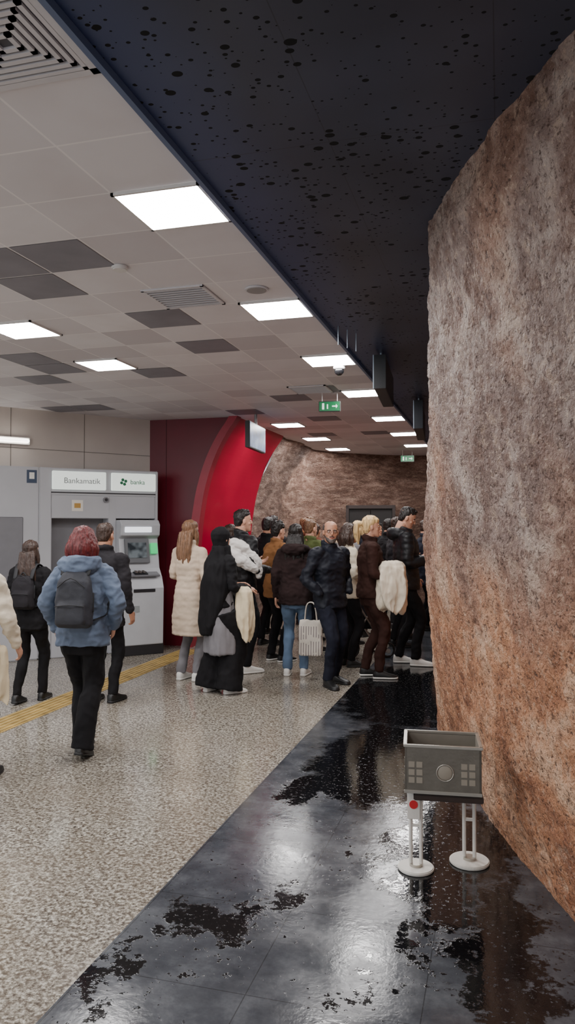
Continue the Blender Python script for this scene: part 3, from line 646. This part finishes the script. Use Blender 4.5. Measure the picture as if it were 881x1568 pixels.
# ---- rock
def rockmat(name,stretch=(1,1,1),far=False):
    r=N(name); co=r.coord(stretch); sp=r.add('ShaderNodeSeparateXYZ'); r.link(co,sp.inputs[0])
    a=r.noise(co,2.8,5,.64,.6); d2=r.noise(co,10,5,.72); big=r.noise(co,.9,2,.5,.6); fine=r.noise(co,34,5,.76)
    if not far:
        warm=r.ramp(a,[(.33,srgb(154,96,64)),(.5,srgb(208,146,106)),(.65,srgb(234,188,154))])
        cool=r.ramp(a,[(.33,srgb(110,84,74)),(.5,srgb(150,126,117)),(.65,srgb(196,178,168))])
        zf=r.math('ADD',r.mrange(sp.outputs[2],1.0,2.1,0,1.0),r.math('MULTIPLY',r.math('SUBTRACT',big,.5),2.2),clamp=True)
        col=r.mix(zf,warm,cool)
    else:
        col=r.ramp(a,[(.33,srgb(104,77,67)),(.5,srgb(142,112,99)),(.65,srgb(182,152,137))])
    col=r.mix(r.mrange(d2,.53,.61,0,.5),col,srgb(110,72,54))
    col=r.mix(r.mrange(d2,.45,.38,0,.35),col,srgb(226,196,172))
    col=r.mix(r.mrange(fine,.57,.64,0,.45),col,srgb(236,210,188))
    col=r.mix(r.mrange(fine,.445,.385,0,.85),col,srgb(80,51,39))
    r.set(Base_Color=col,Roughness=r.mrange(d2,.3,.7,.34,.68))
    vo=r.add('ShaderNodeTexVoronoi'); vo.inputs['Scale'].default_value=38; r.link(r.vmath('ADD',co,r.vmath('MULTIPLY',r.noise(co,14,2,col=True),(.09,.09,.09))),vo.inputs['Vector'])
    hg=r.math('ADD',r.math('MULTIPLY',fine,.8),r.math('MULTIPLY',d2,.9))
    hg=r.math('ADD',hg,r.math('MULTIPLY',r.math('MINIMUM',vo.outputs['Distance'],.5),.6))
    r.bump(hg,1.0,.042)
    return r.m
RM=rockmat('rock_stucco'); RF=rockmat('rock_far',(.8,.8,2.6),far=True)
def lerp(a,b,t): return a+(b-a)*t
def wallx(Y,z):
    t=z/HC; Yt=lerp(6.2,3.70,t**0.9)
    k=lerp(-.0802,-.0955,min(1,z/1.5)) if z<1.5 else lerp(-.0955,-.0885,(z-1.5)/1.62)
    Xt=k*Yt; u=Yt-Y
    if u>=0:
        uc=min(u,4.5); X=Xt+lerp(.18,.331,t)*uc+lerp(.032,.061,t)*uc*uc+max(0,u-4.5)*.4
    else: X=Xt+.06*(-u)+.02*min(1.5,-u)
    return X
ys=[-3.1+i*.06 for i in range(80)]+[1.7+i*.0125 for i in range(420)]+[6.95+i*.1 for i in range(100)]
zs=[i*HC/250 for i in range(251)]
V=[];F=[]
for y_ in ys:
    for z in zs:
        X=wallx(y_,z); p=Vector((X*.8,y_,z))
        dsp=.028*noise.noise(p*1.1)+.014*noise.noise(p*4.3)
        f=noise.noise(p*11); f2=noise.noise(p*26)
        dsp+=.011*f+.013*abs(f2)
        if z<.05: dsp*=.6
        V.append((X+dsp,y_,z))
nz=len(zs)
for i in range(len(ys)-1):
    for j in range(nz-1):
        F.append((i*nz+j,(i+1)*nz+j,(i+1)*nz+j+1,i*nz+j+1))
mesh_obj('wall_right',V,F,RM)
PR=[(0,-4.06),(.8,-4.03),(1.7,-3.95),(2.1,-3.885),(2.4,-3.80),(2.65,-3.70),(2.88,-3.57),(3.0,-3.49),(HC,-3.38)]
def prof(z):
    for (a,x0),(b_,x1) in zip(PR,PR[1:]):
        if z<=b_: return x0+(x1-x0)*(z-a)/(b_-a)
    return PR[-1][1]
def pl(z,off=0):
    return (prof(max(0,z-.08))+prof(z)+prof(min(HC,z+.08)))/3+off
def bez(a,b_,c_,n):
    for i in range(n):
        t_=i/n; yield ((1-t_)**2*a[0]+2*t_*(1-t_)*b_[0]+t_*t_*c_[0],(1-t_)**2*a[1]+2*t_*(1-t_)*b_[1]+t_*t_*c_[1])
V=[];F=[];zs2=[i*HC/110 for i in range(111)]
path=[(0,11.78+i*.04) for i in range(50)]
path+=list(bez((0,13.78),(0.05,15.0),(1.9,15.7),50))+[(1.9+i*.05,15.7+i*.012) for i in range(90)]
dw_y=99
for (ox_,y_) in path:
    for z in zs2:
        w_=max(0,min(1,1-ox_/1.2))
        X=lerp(-3.5+ .0,pl(z),w_)+ox_ 
        p=Vector((X,y_,z*2))
        dsp=.10*noise.noise(p*.9)+.05*noise.noise(p*2.6)+.02*noise.noise(p*8)
        yy=y_-dsp*(1-w_); xx=X+dsp*w_
        if abs(xx+2.50)<.55 and z<2.1: dw_y=min(dw_y,yy)
        V.append((xx,yy,z))
nz=len(zs2)
for i in range(len(path)-1):
    for j in range(nz-1): F.append((i*nz+j,(i+1)*nz+j,(i+1)*nz+j+1,i*nz+j+1))
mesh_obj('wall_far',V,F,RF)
R1=mat('red_panel_shaded',(96,10,30),.35,0,.12,2,spec=.5); R2=mat('red_glossy_lit',(166,4,48),.32,0,.08,2,spec=.3,coat=.1); R3=mat('red_arch_rim',(150,34,54),.35,0,.06)  # one red: shade painted into the front wall, light into the curved one
zs3=[i*HC/60 for i in range(61)]
V=[];F=[]
for z in zs3: V+=[(-4.70,9.55,z),(pl(z),9.55,z)]
for i in range(60): F.append((2*i,2*i+1,2*i+3,2*i+2))
wr=mesh_obj('wall_red_panel',V,F,R1,smooth=False)
def strip(name,y0,y1,off,mt,th=None):
    V=[];F=[]
    for z in zs3: V+=[(pl(z,off),y0,z),(pl(z,off),y1,z)]
    for i in range(60): F.append((2*i,2*i+1,2*i+3,2*i+2))
    if th:
        n0=len(V)
        for z in zs3: V+=[(pl(z,off-th),y0,z),(pl(z,off-th),y1,z)]
        for i in range(60):
            F.append((2*i,2*i+2,n0+2*i+2,n0+2*i)); F.append((2*i+1,n0+2*i+1,n0+2*i+3,2*i+3))
    return mesh_obj(name,V,F,mt,smooth=False)
strip('wall_red_curved',9.55,11.80,0,R2)
strip('trim_2',9.46,9.62,.03,R3,.12)
box('trim_3',-4.453,-4.447,9.545,9.55,0,HC,mat('seam_dark',(60,8,18),.6),None)
BW=N('wall_panel_beige'); co=BW.coord(); BW.set(Base_Color=BW.ramp(BW.noise(co,1.5,3),[(.3,srgb(182,173,167)),(.7,srgb(196,188,181))]),Roughness=.4)
u=Vector((-1.24,-1.6,0)).normalized(); A=Vector((-4.70,9.55,0)); B=A+u*5.4; Xl=B.x
nn=Vector((-u.y,u.x,0));
if nn.x<0: nn=-nn
V=[A,B,B+Vector((0,0,HC)),A+Vector((0,0,HC))]
mesh_obj('wall_left',V,[(0,1,2,3)],BW.m,smooth=False)
SE=mat('panel_seam',(100,94,88),.7)
ws=empty('trim_4',A,math.atan2(-u.y,-u.x))
for d_ in(.95,1.9,2.85,3.8): box('seam_vertical',-d_-.003,-d_+.003,-.004,.004,0,HC,SE,ws)
box('seam_horizontal',-5.3,0,-.004,.004,2.617,2.623,SE,ws)
wl=empty('wall_strip',A+u*2.0+nn*.06,math.atan2(-u.y,-u.x))  # emissive bar with a white backing along the left wall
box('strip_face',-.45,.3,-.05,0,2.68,2.73,mat('wall_strip_emission',(255,250,240),.5,emit=6),wl,.01); box('strip_back',-.47,.32,.0,.06,2.66,2.75,WM,wl,.004)

dm=empty('door_1',(-2.50,min(dw_y,15.6)-.03,0),math.radians(10))
DK=mat('doorway_shade',(20,16,16),.6); DF=mat('door_frame',(44,33,31),.4)  # near-black panels paint the shade inside the open doorway
box('dark_opening_left',-.43,-.005,-.04,.0,0,2.00,DK,dm,.004); box('dark_opening_right',.005,.43,-.04,.0,0,2.00,DK,dm,.004)
box('frame_left',-.49,-.43,-.09,.25,0,2.07,DF,dm,.005); box('frame_right',.43,.49,-.09,.25,0,2.07,DF,dm,.005); box('frame_top',-.49,.49,-.09,.25,2.00,2.07,DF,dm,.005)
cyl('handle',(-.06,-.06,1.0),.012,.2,STEEL,dm)

# ------------------------------------------------------------------ ATM kiosk
KG=mat('kiosk_grey',(176,177,182),.35,0,.03,3); KG2=mat('kiosk_mid_grey',(118,118,123),.4,0,.04); KD=mat('kiosk_dark',(38,38,42),.4); KS=mat('kiosk_sign_white',(232,240,234),.3,emit=.7)
KSC=N('atm_screen'); co=KSC.coord(); cc=KSC.ramp(KSC.noise(co,9,1),[(.4,srgb(40,46,52)),(.6,srgb(120,130,136))]); KSC.set(Base_Color=cc,Roughness=.15)
KT=mat('sign_green',(30,120,80),.4); KTG=mat('sign_grey_text',(140,144,146),.5); KBL=mat('sticker_blue',(44,62,88),.4)
k=empty('atm_kiosk',(-4.41,9.18,0),math.radians(46.1))
D=.30
box('top_fascia',-1.52,0,0,D,2.02,2.37,KG,k,.012)
box('left_wall_panel',-2.9,-1.53,.0,D,0,2.37,KG,k,.012)
box('recess_panel_left',-2.75,-1.72,-.012,.0,.9,1.75,KG2,k,.006)
box('post_left',-1.53,-1.38,-.01,D,0,2.37,KG,k,.01)
box('post_mid',-.66,-.56,-.005,D,0,2.03,KG,k,.008)
box('post_right',-.03,.01,-.005,D,0,2.37,KG,k,.008)
box('back_panel',-1.4,-.02,D-.06,D,0,2.03,KG2,k)
box('lower_cabinet',-1.38,-.66,.0,D,0,.95,KG,k,.008)
box('lintel',-1.40,-.03,.0,D,1.74,2.03,KG,k,.006)
box('sign_left',-1.38,-.70,-.03,.0,2.10,2.33,KS,k,.006); box('sign_right',-.63,-.03,-.03,.0,2.10,2.33,KS,k,.006)
box('shadow_gap',-1.39,-.02,-.004,.002,2.055,2.07,KD,k)
def text(body,x,z,size,mt,parent,y=-.033):
    cu=bpy.data.curves.new('lettering','FONT'); cu.body=body; cu.size=size; cu.extrude=.001; cu.materials.append(mt)
    o=bpy.data.objects.new('lettering',cu); COL.objects.link(o); o.parent=parent; o.location=(x,y,z); o.rotation_euler=(math.pi/2,0,0)
text('Bankamatik',-1.24,2.18,.10,KTG,k); text('banka',-.38,2.19,.085,KT,k)
for i in range(4):
    a=i*math.pi/2+.4; cyl('logo_dot',(-.47+.03*math.cos(a),-.032,2.215+.03*math.sin(a)),.02,.004,KT,k,'Y',16)
box('sticker',-1.13,-.99,-.004,0,1.83,1.97,mat('paper',(222,216,206),.7),k); box('sticker_mark',-1.10,-1.02,-.006,-.004,1.87,1.93,mat('ochre',(180,140,70),.6),k)
cyl('camera_housing',(-.70,-.015,1.98),.035,.04,KG2,k,'Y',20); cyl('camera_lens',(-.70,-.037,1.98),.02,.006,KD,k,'Y',20)
box('sticker_blue',-1.68,-1.56,-.004,0,2.17,2.33,KBL,k); box('sticker_blue_icon',-1.65,-1.59,-.006,-.004,2.22,2.30,WHT,k)
def atm(x0,x1,parent):
    pr=[(0,-.30),(.12,-.30),(.13,-.34),(.85,-.36),(.98,-.30),(1.10,-.20),(1.48,-.12),(1.52,-.20),(1.66,-.22),(1.72,-.16),(1.72,.2),(0,.2)]
    V=[(x0,y,z) for z,y in pr]+[(x1,y,z) for z,y in pr]; n=len(pr)
    F=[tuple(range(n)),tuple(range(2*n-1,n-1,-1))]+[(i,(i+1)%n,n+(i+1)%n,n+i) for i in range(n)]
    o=mesh_obj('atm_body',V,F,mat('atm_body_grey',(182,184,189),.35,0,.03),parent,False)
    bv=o.modifiers.new('b','BEVEL'); bv.width=.012; bv.segments=2
    sl=math.atan2(.08,.38)
    box('atm_header_light',x0+.05,x1-.12,-.228,-.205,1.56,1.63,mat('atm_header',(225,228,235),.3,emit=1.5),parent,.004)
    box('atm_screen_bezel',x0+.06,x1-.14,-.195,-.165,1.16,1.48,mat('atm_bezel',(96,98,102),.4),parent,.006,(-sl,0,0))
    box('atm_screen',x0+.10,x1-.18,-.20,-.19,1.23,1.43,KSC.m,parent,0,(-sl,0,0))
    box('atm_card_slot',x1-.12,x1-.03,-.20,-.165,1.28,1.42,mat('atm_green',(40,190,110),.3,emit=.8),parent,.004,(-sl,0,0))
    box('atm_keypad_shelf',x0+.07,x1-.05,-.36,-.23,1.01,1.035,KG2,parent,.006,(math.radians(18),0,0))
    box('atm_keypad',x0+.14,x0+.32,-.345,-.25,1.035,1.047,KD,parent,.004,(math.radians(18),0,0))
    for i in range(3):
        for j in range(4): box('key',x0+.155+i*.05,x0+.19+i*.05,-.335+j*.022,-.32+j*.022,1.045+j*.007,1.053+j*.007,STEEL,parent)
    box('atm_cash_slot',x0+.12,x1-.12,-.368,-.35,.80,.84,KD,parent,.003)
    box('atm_door_seam',x0+.03,x1-.03,-.353,-.34,.70,.706,KD,parent); box('atm_label',x0+.1,x0+.2,-.356,-.35,.55,.63,KTG,parent)
    box('atm_plinth',x0-.01,x1+.01,-.33,.2,0,.14,KD,parent,.008)
atm(-.56,-.035,k)

# ------------------------------------------------------------------ metal stand
ms=empty('metal_tray_stand',(-.275,3.70,0),math.radians(6))
SB=mat('stand_grey_metal',(116,111,102),.38,.5,.12,12,.15,60); SR=mat('stand_rim_metal',(170,165,156),.3,.6,.1); SW=mat('stand_white',(216,213,206),.45,0,.08,9); SD=mat('stand_dark_board',(52,38,32),.35,0,.15); SO=mat('stand_hole_light_and_dome',(152,145,132),.5,.1); SI=mat('stand_inner',(136,130,120),.5,.3,.1)
bx,by=.175,.13; zb,zt=.385,.60
box('tray',-bx,bx,-by,by,zb,zb+.008,SI,ms)
for q in((-bx,bx,-by,-by+.006),(-bx,bx,by-.006,by),(-bx,-bx+.006,-by,by),(bx-.006,bx,-by,by)): box('side_plate',*q,zb,zt,SB,ms,.001)
for q in((-bx+.006,bx-.006,by-.010,by-.006),(-bx+.006,-bx+.010,-by,by),(bx-.010,bx-.006,-by,by)): box('inner_liner',*q,zb+.01,zt-.006,SI,ms)
for q in((-bx-.006,bx+.006,-by-.006,-by+.010),(-bx-.006,bx+.006,by-.010,by+.006),(-bx-.006,-bx+.010,-by,by),(bx-.010,bx+.006,-by,by)):
    box('rim',*q,zt-.004,zt+.008,SR,ms,.002); 
for q in((-bx-.003,bx+.003,-by-.003,-by+.006),(-bx-.003,bx+.003,by-.006,by+.003)): box('lower_rim',*q,zb-.004,zb+.012,SR,ms,.002)
for cx_0,ncol in ((-.115,2),(.125,2)):
    for i in range(ncol):
        for j in range(3): box('cutout_light',cx_0-.042+i*.036,cx_0-.014+i*.036,-by-.002,-by+.001,zb+.045+j*.036,zb+.072+j*.036,SO,ms,.001)  # solid pale patches paint the light seen through the holes
for j in range(3):
    for i in range(3): box('cutout_light',-bx-.002,-bx+.001,-.08+i*.06,-.05+i*.06,zb+.03+j*.042,zb+.06+j*.042,SO,ms,.001)
mesh_obj('emblem_ring',*tube([(.01+.038*math.cos(a),-by-.001,zb+.098+.038*math.sin(a)) for a in [i*math.pi/12 for i in range(25)]],[.003]*25,n=8,sub=1),SR,ms)
mesh_obj('emblem_dome',*sphere((.01,-by,zb+.098),(.034,.004,.034),20,12),SO,ms)
box('support_board',-bx+.04,bx+.01,-by+.01,by-.01,zb-.04,zb-.012,SD,ms,.004)
box('tray_bracket',-bx+.06,bx-.02,-.02,.02,zb-.014,zb,SB,ms)
for (lx,ly,rr) in((-.125,-.055,.085),(.13,.06,.095)):
    cyl('base_disc',(lx,ly,.008),rr,.016,SW,ms,bev=.004,n=40); cyl('base_collar',(lx,ly,.022),.03,.014,SR,ms)
    for o_ in(-.024,.024): cyl('post',(lx+o_,ly,.19),.009,.345,SW,ms)
    box('cross_bar',lx-.03,lx+.03,ly-.006,ly+.006,.20,.212,SW,ms)
box('notice_plate',-.165,-.105,-.075,-.07,.24,.365,SW,ms,.002); cyl('notice_red_disc',(-.135,-.077,.31),.02,.003,mat('red_notice',(200,40,45),.4),ms,'Y')

# ------------------------------------------------------------------ lights & camera
def spot(name,loc,tgt,power,ang,blend=.6,size=.05):
    l=bpy.data.lights.new(name,'SPOT'); l.energy=power; l.spot_size=math.radians(ang); l.spot_blend=blend; l.shadow_soft_size=size; l.color=(1,.9,.8)
    o=bpy.data.objects.new(name,l); COL.objects.link(o); o.location=loc; o.rotation_euler=(Vector(tgt)-Vector(loc)).to_track_quat('-Z','Y').to_euler()
spot('ceiling_spotlight',(-2.9,13.3,HC-.05),(-3.7,13.9,2.3),110,60)
w=bpy.data.worlds.new('world'); scene.world=w; w.use_nodes=True; w.node_tree.nodes['Background'].inputs[0].default_value=(.93,.96,1,1); w.node_tree.nodes['Background'].inputs[1].default_value=1.25
cam=bpy.data.cameras.new('camera'); co_=bpy.data.objects.new('camera',cam); COL.objects.link(co_)
co_.location=(0,0,CH); co_.rotation_euler=(math.radians(91.2),0,math.radians(15.8))
cam.sensor_fit='VERTICAL'; cam.sensor_height=36; cam.lens=36*1150/1568; cam.clip_start=.02
scene.camera=co_
print('door y',dw_y)
